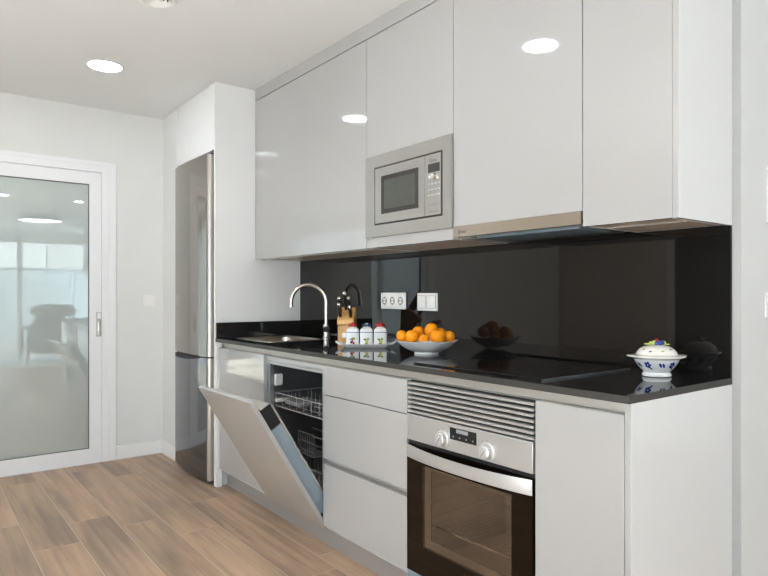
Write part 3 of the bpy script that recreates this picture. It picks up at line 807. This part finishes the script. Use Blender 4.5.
# ------------------------------------------------------------------ microwave
t = thing('microwave', 'built-in stainless steel microwave with wide frame in the wall cabinets', 'microwave', (-2.1135, -.18, 1.433))
MX0, MX1, MZ0, MZ1 = -2.4105, -1.8175, 1.4335, 1.8135
body = MB().box(-2.40, -1.828, -.318, -.02, 1.434, 1.81)
build(body, 'body', M['fridge_body'], t)
IX0, IX1, IZ0, IZ1 = -2.336, -1.872, 1.488, 1.757
f1 = MB(); f1.frame(MX0, MX1, MZ0, MZ1, (IX0-MX0, MX1-IX1, IZ0-MZ0, MZ1-IZ1), -.350, -.339)
bmesh.ops.bevel(f1.bm, geom=[e for e in f1.bm.edges], offset=.002, segments=2, affect='EDGES')
build(f1, 'frame', M['mwsteel'], t)
f2 = MB(); f2.frame(IX0, IX1, IZ0, IZ1, .007, -.3475, -.33)
build(f2, 'shadow_gap', M['blackgap'], t)
mdoor = build(MB().box(IX0+.0071, -1.9785, -.352, -.325, IZ0+.0071, IZ1-.0071, .0015), 'door', M['mwsteel'], t)
wf = MB(); wf.frame(-2.280, -2.020, 1.536, 1.709, .020, -.3535, -.3515)
build(wf, 'window_border', M['mwframe'], mdoor)
build(MB().box(-2.260, -2.040, -.353, -.3515, 1.556, 1.689), 'window', M['mwglass'], mdoor)
mp = build(MB().box(-1.977, IX1-.0071, -.352, -.325, IZ0+.0071, IZ1-.0071, .0015), 'control_panel', M['mwsteel'], t)
build(MB().box(-1.956, -1.886, -.3532, -.3515, 1.674, 1.710), 'display', M['lcd'], mp)
kn = MB().lathe([(.0145, 0), (.0145, .004), (.012, .012), (.009, .013)], n=28)
bmesh.ops.transform(kn.bm, matrix=Matrix.Translation((-1.917, -.352, 1.654)) @ Matrix.Rotation(R(90), 4, 'X'), verts=kn.bm.verts)
build(kn, 'rotary_knob', M['brushed_chrome'], mp)
build(MB().cyl((-1.948, -.3535, 1.657), (-1.948, -.3515, 1.657), .0065), 'start_button', M['white_pl'], mp)
for r in range(3):
    for k in range(4):
        x, z = -1.950+k*.0205, 1.626-r*.0235
        build(MB().box(x-.006, x+.006, -.3538, -.3515, z-.003, z+.003, .001), 'push_button', M['button'], mp)
build(MB().box(-1.956, -1.886, -.3525, -.3518, 1.5395, 1.5405).box(-1.956, -1.886, -.3525, -.3518, 1.508, 1.510), 'panel_line', M['text'], mp)
lg = text_mb('Balay', .013, (-1.930, -.3526, 1.719), FRONT)
lg.frame(-1.947, -1.935, 1.717, 1.733, .0025, -.3528, -.3518).box(-1.947, -1.935, -.3528, -.3518, 1.7242, 1.7262)
build(lg, 'brand_lettering', M['text'], mp)

# ------------------------------------------------------------------ extractor hood
t = thing('extractor_hood', 'slim pull-out extractor hood with steel front strip over the hob', 'extractor hood', (-1.517, -.17, 1.386))
build(MB().box(-1.8160, -1.2180, YU-.006, YU+.018, 1.395, 1.4365), 'front_strip', M['hoodstrip'], t)
build(MB().box(-1.8140, -1.2200, YU+.0185, -.02, 1.392, 1.4395), 'housing', M['fridge_body'], t)
build(MB().box(-1.700, -1.235, YU+.010, -.150, 1.382, 1.3915, .001), 'filter_panel', M['hoodglass'], t)
build(MB().box(-1.74, -1.25, -.145, -.03, 1.387, 1.3915, .001), 'rear_panel', M['black'], t)
build(MB().box(-1.808, -1.790, YU+.022, -.04, 1.386, 1.3915, .001).box(-1.786, -1.752, YU+.022, -.03, 1.388, 1.3915), 'slide_rail', M['alu'], t)
lg = text_mb('Balay', .014, (-1.770, YU-.0064, 1.4085), FRONT)
lg.frame(-1.786, -1.774, 1.406, 1.420, .0025, YU-.0066, YU-.0058).box(-1.786, -1.774, YU-.0066, YU-.0058, 1.4122, 1.4142)
build(lg, 'brand_lettering', M['text'], t)

# ------------------------------------------------------------------ knife block and knives
KB = Vector((-2.735, -.235, ZC+.0003)); kz = R(48)
t = thing('knife_block', 'light wooden knife block with black-handled knives beside the tap', 'knife block', KB, kz)
kb = MB().prism([(-.040, 0), (-.034, .104), (-.058, .110), (-.058, .134), (.034, .198), (.056, .176), (.060, 0)], -.043, .043)
bmesh.ops.bevel(kb.bm, geom=[e for e in kb.bm.edges], offset=.002, segments=2, affect='EDGES')
build(kb, 'block', M['wood'], t, local=True)
lbl = MB().box(-.018, .004, -.0425, -.0385, .04, .065)
build(lbl, 'maker_plate', M['steel'], t, local=True)
n = Vector((0, -.55, .835)).normalized()
def knife(px, s, L, label):
    """px across, s position up the slot face, L handle length"""
    base = Vector((px, -.058+.092*s, .134+.064*s))
    o = thing('kitchen_knife', label, 'knife', (0,0,0), 0, 'knives in the wooden block')
    rotm = Matrix.Rotation(kz, 4, 'Z')
    o.location = KB + rotm @ base; o.rotation_euler = (0, 0, kz)
    h = MB().tube([n*.004, n*.02, n*(L*.5), n*(L-.012)], [.0085, .0095, .0105, .0098], 12)
    build(h, 'handle', M['black'], o, local=True)
    build(MB().tube([n*(L-.0125), n*(L-.002), n*(L+.002)], [.0104, .0108, .007], 12), 'end_cap', M['chrome'], o, local=True)
    return o
knife(-.030, .22, .085, 'front left knife in the block, its steel cap lowest on the left')
knife(.026, .18, .072, 'front right knife in the block, short black handle beside the wood edge')
knife(-.034, .58, .095, 'left knife in the block whose cap stands just under the tallest one')
knife(-.006, .78, .112, 'tallest knife in the middle back of the wooden block')
knife(.016, .62, .092, 'rear right knife in the block, one step below the tallest')

# ------------------------------------------------------------------ tray and canisters
TR = Vector((-2.541, -.250, ZC+.0003)); tz = R(52.5)
t = thing('serving_tray', 'long white porcelain tray with loop handles under three canisters', 'tray', TR, tz)
tb = MB()
loops = [(.108, .043, 0), (.112, .047, .002), (.124, .056, .016), (.127, .058, .0185), (.124, .0555, .0175), (.112, .046, .007), (.10, .04, .006)]
rg = []
for a, b, z in loops:
    rg.append([tb.bm.verts.new((x, y, z)) for x, y in rr(-a, a, -b, b, .02, 5)])
for A, B in zip(rg, rg[1:]):
    q = len(A)
    for k in range(q): tb.bm.faces.new((A[k], A[(k+1) % q], B[(k+1) % q], B[k]))
tb.bm.faces.new(rg[0][::-1]); tb.bm.faces.new(rg[-1])
build(tb, 'dish', M['porc'], t, local=True, smooth=True)
for sg in (-1, 1):
    build(MB().tube([(sg*.119, -.032, .014), (sg*.138, -.030, .022), (sg*.149, -.015, .028), (sg*.151, 0, .030), (sg*.149, .015, .028), (sg*.138, .030, .022), (sg*.119, .032, .014)], .0042, 10), 'loop_handle', M['porc'], t, local=True)

def canister(off, kind, label, knob):
    rotm = Matrix.Rotation(tz, 4, 'Z')
    loc = TR + rotm @ Vector((off, 0, .0075))
    o = thing('spice_canister', label, 'canister', loc, tz, 'white canisters on the tray')
    b = MB(); s = .0325
    lv = [(s-.003, 0), (s, .003), (s, .072), (s-.0005, .078), (s-.003, .084), (s-.007, .0885), (s-.012, .0915)]
    rg = [[b.bm.verts.new((x, y, z)) for x, y in rr(-a, a, -a, a, .008, 4)] for a, z in lv]
    for A, B in zip(rg, rg[1:]):
        q = len(A)
        for k in range(q): b.bm.faces.new((A[k], A[(k+1) % q], B[(k+1) % q], B[k]))
    b.bm.faces.new(rg[0][::-1]); b.bm.faces.new(rg[-1])
    build(b, 'body', M['porc'], o, local=True, smooth=True)
    ln = MB()
    P = [[ln.bm.verts.new((x, y, z)) for x, y in rr(-s-.0005, s+.0005, -s-.0005, s+.0005, .0083, 4)] for z in (.0680, .0710)]
    q = len(P[0])
    for k in range(q): ln.bm.faces.new((P[0][k], P[0][(k+1) % q], P[1][(k+1) % q], P[1][k]))
    build(ln, 'blue_line', M['blue'], o, local=True)
    ld = build(MB().lathe([(.0200, .0917), (.0205, .093), (.018, .0955), (.011, .098), (.004, .099)], n=28), 'lid', M['cream'], o, local=True)
    kb = MB()
    if knob == 'red':
        for i in range(6):
            a = i*math.pi/3; kb.ball((.0145*math.cos(a), .0105*math.sin(a), .1035), .0088, mi=0)
        kb.ball((0, 0, .1075), .0105, mi=0); kb.ball((.013, -.011, .102), .006, 1.4, .8, .5, mi=1)
        build(kb, 'knob', [M['red'], M['darkred']], ld, local=True)
    else:
        for i in range(6):
            a = i*math.pi/3+.3; kb.ball((.0145*math.cos(a), .0105*math.sin(a), .1035), .0086, mi=i % 2)
        kb.ball((0, -.004, .108), .0082, 1.3, 1, .7, mi=2)
        build(kb, 'knob', [M['teal'], M['navy'], M['porc']], ld, local=True)
    y = -s-.0004; f = MB()
    if kind == 'cherry':
        f.ball((-.006, y, .020), .0065, 1, .12, 1, mi=1).ball((.005, y, .016), .006, 1, .12, 1, mi=1).ball((-.001, y, .027), .0058, 1, .12, .9, mi=2)
        f.ball((.004, y, .038), .010, 1.0, .08, .55, mi=0).ball((-.008, y, .035), .007, 1, .08, .45, mi=0)
    else:
        f.ball((.002, y, .025), .011, .75, .10, 1.1, mi=3).ball((-.006, y, .034), .009, 1.1, .08, .5, mi=0)
        f.ball((.008, y, .036), .008, .9, .08, .5, mi=0).ball((.000, y, .013), .008, 1.2, .08, .35, mi=0)
        f.ball((-.002, y-.0006, .026), .0035, .7, .1, 1.5, mi=2)
    build(f, 'painted_motif', [M['green'], M['darkred'], M['red'], M['lime']], o, local=True)
canister(-.067, 'cherry', 'white canister painted with red cherries, red fruit knob, nearest the knife block', 'red')
canister(.0025, 'leaf', 'middle white canister painted with green fruit, dark green and blue knob', 'blue')
canister(.072, 'leaf', 'white canister painted with green fruit, red knob, nearest the bowl of oranges', 'red')

# ------------------------------------------------------------------ fruit bowl and oranges
BC = Vector((-2.098, -.236, ZC+.0003))
t = thing('fruit_bowl', 'wide white footed bowl filled with oranges on the black worktop', 'bowl', BC, tz)
prof = [(.050, 0), (.0565, 0), (.0555, .005), (.054, .008), (.074, .0135), (.104, .027), (.126, .042), (.142, .0555), (.1445, .0575), (.142, .0585), (.120, .049), (.092, .035), (.055, .023), (.01, .020)]
b = MB(); b.lathe(prof, n=56, power=2.7)
# the four corners of the rim rise a little
for v in b.bm.verts:
    r = math.hypot(v.co.x, v.co.y); a = math.atan2(v.co.y, v.co.x)
    if r > .1: v.co.z += (r-.1)*.10*max(0, math.cos(4*(a-math.pi/4)))
bmesh.ops.rotate(b.bm, cent=(0,0,0), matrix=Matrix.Rotation(R(45), 3, 'Z'), verts=b.bm.verts)
for v in b.bm.verts: v.co.x *= .90; v.co.y *= .80
build(b, 'bowl', M['porc_grey'], t, local=True)
fwd = Vector((-.79295, .60929, 0)); rgt = Vector((.60929, .79295, 0)); CAM = Vector((0, -2.0883, 1.1634))
def orange(x, y, z, r, label):
    o = thing('orange', label, 'orange', (x, y, z), random.uniform(0, 6), 'oranges in the white bowl')
    m = MB(); m.ball((0, 0, 0), r, 1, 1, .94, u=28, v=18)
    for v in m.bm.verts:
        q = max(0, v.co.z/r-.80); v.co.z -= q*q*.10
        v.co *= 1 + .006*math.sin(v.co.x*160+v.co.y*90)
    a = build(m, 'peel', M['orange'], o, local=True)
    build(MB().cyl((0, 0, r*.905), (0, 0, r*.945), .003, .0018, 8), 'stem_button', M['stem'], o, local=True)
    o.rotation_euler = (random.uniform(-1.2, 1.2), random.uniform(-1.2, 1.2), random.uniform(0, 6))
    return o
OR = [(-.110, .005, .0785, .0270, 'leftmost orange in the bowl, partly behind its neighbour'),
      (-.068, -.040, .0790, .0300, 'large front orange at the left side of the bowl'),
      (-.034, .045, .0950, .0280, 'orange at the back left, showing above the front ones'),
      (-.015, -.062, .0640, .0260, 'small orange low at the front middle of the bowl'),
      (.022, .012, .1050, .0325, 'topmost orange crowning the heap in the bowl'),
      (.046, -.052, .0775, .0335, 'largest front orange right of the middle of the bowl'),
      (.068, .050, .0850, .0280, 'orange at the back right, mostly hidden behind the front one'),
      (.100, -.006, .0760, .0270, 'rightmost orange resting against the rim of the bowl')]
for a, dpt, z, r, l in OR:
    p = BC + rgt*a + fwd*dpt
    orange(p.x, p.y, ZC+z, r, l)

# ------------------------------------------------------------------ tureen with lid
TC = Vector((-1.0626, -.1557, ZC+.0003))
t = thing('tureen', 'small white lidded tureen with blue flowers at the right end of the worktop', 'tureen', TC, tz)
prof = [(.042, 0), (.0455, .002), (.0455, .009), (.041, .014), (.044, .019), (.056, .031), (.065, .044), (.0705, .056), (.068, .0565), (.06, .042), (.03, .026)]
build(MB().lathe(prof, n=48, sy=.86), 'bowl', M['porc'], t, local=True)
# pierced-looking flange that runs out into two pointed grips
fl = MB(); n = 64; A = []
for k in range(n):
    a = 2*math.pi*k/n; c, s = math.cos(a), math.sin(a)
    grip = .013*max(0, abs(c))**6
    ro = .0815 + grip + .0012*math.cos(12*a)
    A.append([fl.bm.verts.new((rad_*c, rad_*s*.86, z)) for rad_, z in ((.0690, .0562), (ro, .0630+grip*.2), (ro, .0662+grip*.2), (.0645, .0700))])
for k in range(n):
    P, Q = A[k], A[(k+1) % n]
    for j in range(4): fl.bm.faces.new((P[j], P[(j+1) % 4], Q[(j+1) % 4], Q[j]))
build(fl, 'rim', M['cream'], t, local=True, smooth=True)
lid = build(MB().lathe([(.0640, .0702), (.0650, .0720), (.0610, .080), (.053, .089), (.040, .0965), (.023, .1010), (.006, .1025)], n=48, sy=.86), 'lid', M['cream'], t, local=True)
kn = MB()
for i, (x, y, z, r, mi) in enumerate([(0, -.004, .1145, .0075, 0), (-.010, -.006, .1125, .0068, 2), (.011, -.007, .1125, .0078, 3), (.004, -.012, .1120, .0070, 3), (.019, -.002, .1115, .0068, 1), (-.016, 0, .1110, .0066, 2), (.003, .006, .1165, .0068, 0), (-.006, -.012, .1115, .0060, 3)]):
    kn.ball((x*1.15, y*1.1, .1075+(z-.1115)*1.5), r*1.12, mi=mi, u=12, v=8)
kn.ball((-.030, -.004, .1050), .014, 1, .5, .22, mi=2).ball((.030, -.004, .1035), .012, 1, .5, .22, mi=2)
build(kn, 'flower_knob', [M['darkred'], M['lime'], M['lime'], M['blue']], lid, local=True)
def patch(mb, prof, a0, z0, w, h, tilt=0, sy=.86, mi=0, off=.0007):
    """small painted petal lying on the lathe surface"""
    zs = prof
    def rad_at(z):
        for (r0, q0), (r1, q1) in zip(zs, zs[1:]):
            if q0 <= z <= q1: return r0+(r1-r0)*(z-q0)/(q1-q0)
        return zs[-1][0]
    ring = []; c0 = None
    def pt(da, dz):
        a, z = a0+da, z0+dz; r = rad_at(z)+off
        return (r*math.cos(a), r*math.sin(a)*sy, z)
    c0 = mb.bm.verts.new(pt(0, 0))
    for k in range(12):
        q = 2*math.pi*k/12; x, y = w*math.cos(q), h*math.sin(q)
        xx = x*math.cos(tilt)-y*math.sin(tilt); yy = x*math.sin(tilt)+y*math.cos(tilt)
        ring.append(mb.bm.verts.new(pt(xx/.062, yy)))
    for k in range(12):
        f = mb.bm.faces.new((c0, ring[k], ring[(k+1) % 12])); f.material_index = mi
bp_ = [(.041, .014), (.044, .019), (.056, .031), (.065, .044), (.0705, .056)]
pm = MB()
for a_deg in range(0, 360, 36):
    a = R(a_deg+8)
    if (a_deg//36) % 2 == 0:
        for q in range(5): patch(pm, bp_, a+.10*math.cos(q*1.257), .040+.0065*math.sin(q*1.257), .0052, .0042, q, mi=0)
        patch(pm, bp_, a+.13, .029, .0028, .0065, .8)
    else:
        patch(pm, bp_, a, .040, .0036, .0085, .5); patch(pm, bp_, a+.16, .039, .0036, .0085, .5)
build(pm, 'blue_painted_flowers', M['blue'], t, local=True, smooth=True)
lp = [(.0650, .0720), (.0610, .080), (.053, .089), (.040, .0965), (.023, .1010)]
pm = MB()
for a_deg, z, mi in ((-95, .084, 0), (-60, .089, 1), (-130, .083, 2), (-160, .088, 0), (-20, .082, 2), (30, .086, 0), (90, .088, 1), (150, .084, 2)):
    patch(pm, lp, R(a_deg), z, .0045, .0022, .3, mi=mi); patch(pm, lp, R(a_deg)+.09, z+.001, .0030, .0016, -.5, mi=(mi+1) % 3)
build(pm, 'lid_painted_flowers', [M['lime'], M['green'], M['blue']], lid, local=True, smooth=True)

# ------------------------------------------------------------------ living room behind the camera (seen mirrored in the door glass)
w = struct(MB(), 'window_1', M['alu_white'])
wf = MB(); ring(wf, -3.7, 2.4, .001, 2.28, .06, .06, .03, .05, XR+.04, XR+.11)
build(wf, 'window_frame', M['alu_white'], w)
for y in (-2.50, -1.30, -.25, 1.10):
    build(MB().box(XR+.045, XR+.105, y-.05, y+.05, .031, 2.23), 'mullion', M['alu_white'], w)
for y0, y1 in ((-3.64, -2.55), (-2.45, -1.35), (-1.25, -.30), (-.20, 1.05), (1.15, 2.34)):
    build(MB().box(XR+.07, XR+.078, y0, y1, .031, 2.23), 'glass_pane', M['winglass'], w)
w = struct(MB(), 'door_2', M['alu_white'])
dm = MB(); dm.frame(-3.29, -2.25, .0, 2.12, (.07, .03, .001, .07), -4.15, -4.125)
build(dm, 'door_frame', M['base'], w)
build(MB().box(-3.218, -2.282, -4.148, -4.135, .004, 2.048), 'door_leaf', M['door_grey'], w)
w = struct(MB(), 'added_light_window', M['alu_white'])  # unseen window, added so sun and sky fill the ceiling and doors
wf = MB(); wf.frame(-2.2, 1.3, .001, 2.25, (.06, .06, .03, .05), -4.26, -4.19)
build(wf, 'window_frame', M['alu_white'], w)
for x in (-1.03, .13): build(MB().box(x-.05, x+.05, -4.255, -4.195, .031, 2.2), 'mullion', M['alu_white'], w)
for x0, x1 in ((-2.14, -1.08), (-.98, .08), (.18, 1.24)): build(MB().box(x0, x1, -4.228, -4.22, .031, 2.2), 'glass_pane', M['winglass'], w)

tag(build(MB().box(2.2, 4.7, -2.2, 1.6, .0004, .012, .004), 'rug', M['rug'], origin=(3.4, -.3, 0)), 'large pale rug under the armchair, mirrored as a light strip in the door glass', 'rug')
t = thing('ceiling_lamp', 'large round drum ceiling lamp of the living room, mirrored in the door glass', 'ceiling light', (2.2, -.35, H))
build(MB().lathe([(.24, -.0005), (.25, -.02), (.36, -.085), (.355, -.09), (.33, -.088), (.32, -.075), (.23, -.0005)], (2.2, -.35, H), n=48, cap=False), 'shade', M['fabric'], t)
build(MB().lathe([(.318, -.065), (.318, -.078), (.28, -.084), (.05, -.086)], (2.2, -.35, H), n=48), 'diffuser', M['glow2'], t)

ac = Vector((2.75, -.12, 0)); az = R(-90)
t = thing('armchair', 'grey upholstered armchair with headrest and splayed legs, mirrored in the door glass', 'armchair', ac+Vector((0, 0, .019)), az)
# local: -y is the back side (towards the kitchen after turning)
def cushion(mb, c, sx, sy, sz, p=4, rx=0, n=28, m=16):
    vs = []
    for j in range(m+1):
        ph = -math.pi/2+math.pi*j/m; row = []
        for k in range(n):
            th = 2*math.pi*k/n
            f = lambda q: math.copysign(abs(q)**(2/p), q)
            v = Vector((sx*f(math.cos(ph))*f(math.cos(th)), sy*f(math.cos(ph))*f(math.sin(th)), sz*f(math.sin(ph))))
            row.append(mb.bm.verts.new(Matrix.Rotation(rx, 3, 'X') @ v + Vector(c)))
        vs.append(row)
    for A, B in zip(vs, vs[1:]):
        for k in range(n):
            try: mb.bm.faces.new((A[k], A[(k+1) % n], B[(k+1) % n], B[k]))
            except ValueError: pass
    bmesh.ops.remove_doubles(mb.bm, verts=mb.bm.verts, dist=1e-5)
    for f in mb.bm.faces: f.smooth = True
    return mb
build(cushion(MB(), (0, -.26, .47), .33, .07, .34, rx=R(14)), 'backrest', M['fabric'], t, local=True)
build(cushion(MB(), (0, -.375, .88), .35, .075, .115, p=2.6, rx=R(14)), 'headrest', M['fabric'], t, local=True)
build(cushion(MB(), (0, .06, .36), .33, .34, .09), 'seat', M['fabric'], t, local=True)
for sg in (-1, 1):
    build(MB().tube([(sg*.35, -.34, .60), (sg*.39, -.2, .585), (sg*.40, .1, .575), (sg*.39, .30, .56)], [.020, .024, .024, .018], 10), 'armrest', M['legwood'], t, local=True)
    build(MB().tube([(sg*.39, .27, .565), (sg*.37, .26, .30), (sg*.41, .33, .0)], [.02, .022, .014], 10), 'leg', M['legwood'], t, local=True)
    build(MB().tube([(sg*.36, -.26, .59), (sg*.34, -.24, .28), (sg*.40, -.36, .0)], [.018, .022, .014], 10), 'leg', M['legwood'], t, local=True)
    build(MB().tube([(sg*.36, .26, .30), (sg*.34, -.22, .26)], .016, 8), 'side_rail', M['legwood'], t, local=True)

# terrace and the block of flats opposite
struct(MB().box(XR+.15, 9.6, -5, 6, -.12, -.02), 'floor_terrace', M['terrace'])
struct(MB().box(XR+.15, 11, -7, -6, -.12, 13), 'added_sun_block_wall', M['facade'])  # unseen tall wall, added to keep the sun off the terrace
t = thing('terrace_screen', 'white slatted terrace screen outside the living room window, mirrored in the door glass', 'fence', (8.0, .6, -.02))
sl = MB()
for k in range(24): sl.box(8.0, 8.03, -.5, 5.0, .02+k*.072, .02+k*.072+.055)
build(sl, 'slat_panel', M['slat'], t)
build(MB().box(7.98, 8.05, -.5, 5.0, 1.75, 1.82), 'top_rail', M['grey_pl'], t)
for y in (-.48, 1.3, 3.1, 4.96): build(MB().box(8.03, 8.09, y-.03, y+.03, -.0195, 1.75), 'post', M['slat'], t)
t = thing('wicker_chair', 'light brown wicker terrace chair beyond the window, mirrored at the left of the door glass', 'chair', (6.4, -.95, -.02), R(-60))
wc = MB(); n = 24; A = []
for k in range(n+1):
    a = R(200)*k/n - R(10); A.append([wc.bm.verts.new((r*math.cos(a), r*math.sin(a), z)) for r, z in ((.30, .40), (.36, .78), (.345, .79), (.28, .40))])
for P, Q in zip(A, A[1:]):
    for j in range(4): wc.bm.faces.new((P[j], P[(j+1) % 4], Q[(j+1) % 4], Q[j]))
wc.bm.faces.new(A[0]); wc.bm.faces.new(A[-1][::-1])
build(wc, 'shell', M['wicker'], t, local=True, smooth=True)
build(cushion(MB(), (0, .02, .42), .29, .29, .05), 'seat', M['wicker'], t, local=True)
for a in (40, 140, 220, 320):
    build(MB().tube([(.22*math.cos(R(a)), .22*math.sin(R(a)), .40), (.30*math.cos(R(a)), .30*math.sin(R(a)), .0)], .016, 8), 'leg', M['slat'], t, local=True)
t = thing('apartment_building', 'pale block of flats with balconies beyond the terrace, mirrored in the door glass', 'building', (24, 2, -9))
build(MB().box(24, 32, -14, 3.2, -9, 11.0), 'wall', M['facade'], t)
build(MB().box(25, 33, 3.4, 22, -9, 6.4), 'side_block', M['facade'], t)
for fz in (-1.6, 1.4, 4.4, 7.4):
    for y0 in (-10.5, -6.2, -1.9):
        f = build(MB().box(22.9, 23.999, y0-1.6, y0+1.6, fz-.2, fz), 'balcony', M['facade'], t)
        build(MB().box(22.9, 22.96, y0-1.6, y0+1.6, fz, fz+.95), 'balcony_rail', M['slat'], f)
        f = build(MB().box(23.97, 23.999, y0-1.0, y0+1.0, fz+.05, fz+2.2), 'window', M['grey_pl'], t)

bpy.context.view_layer.update()
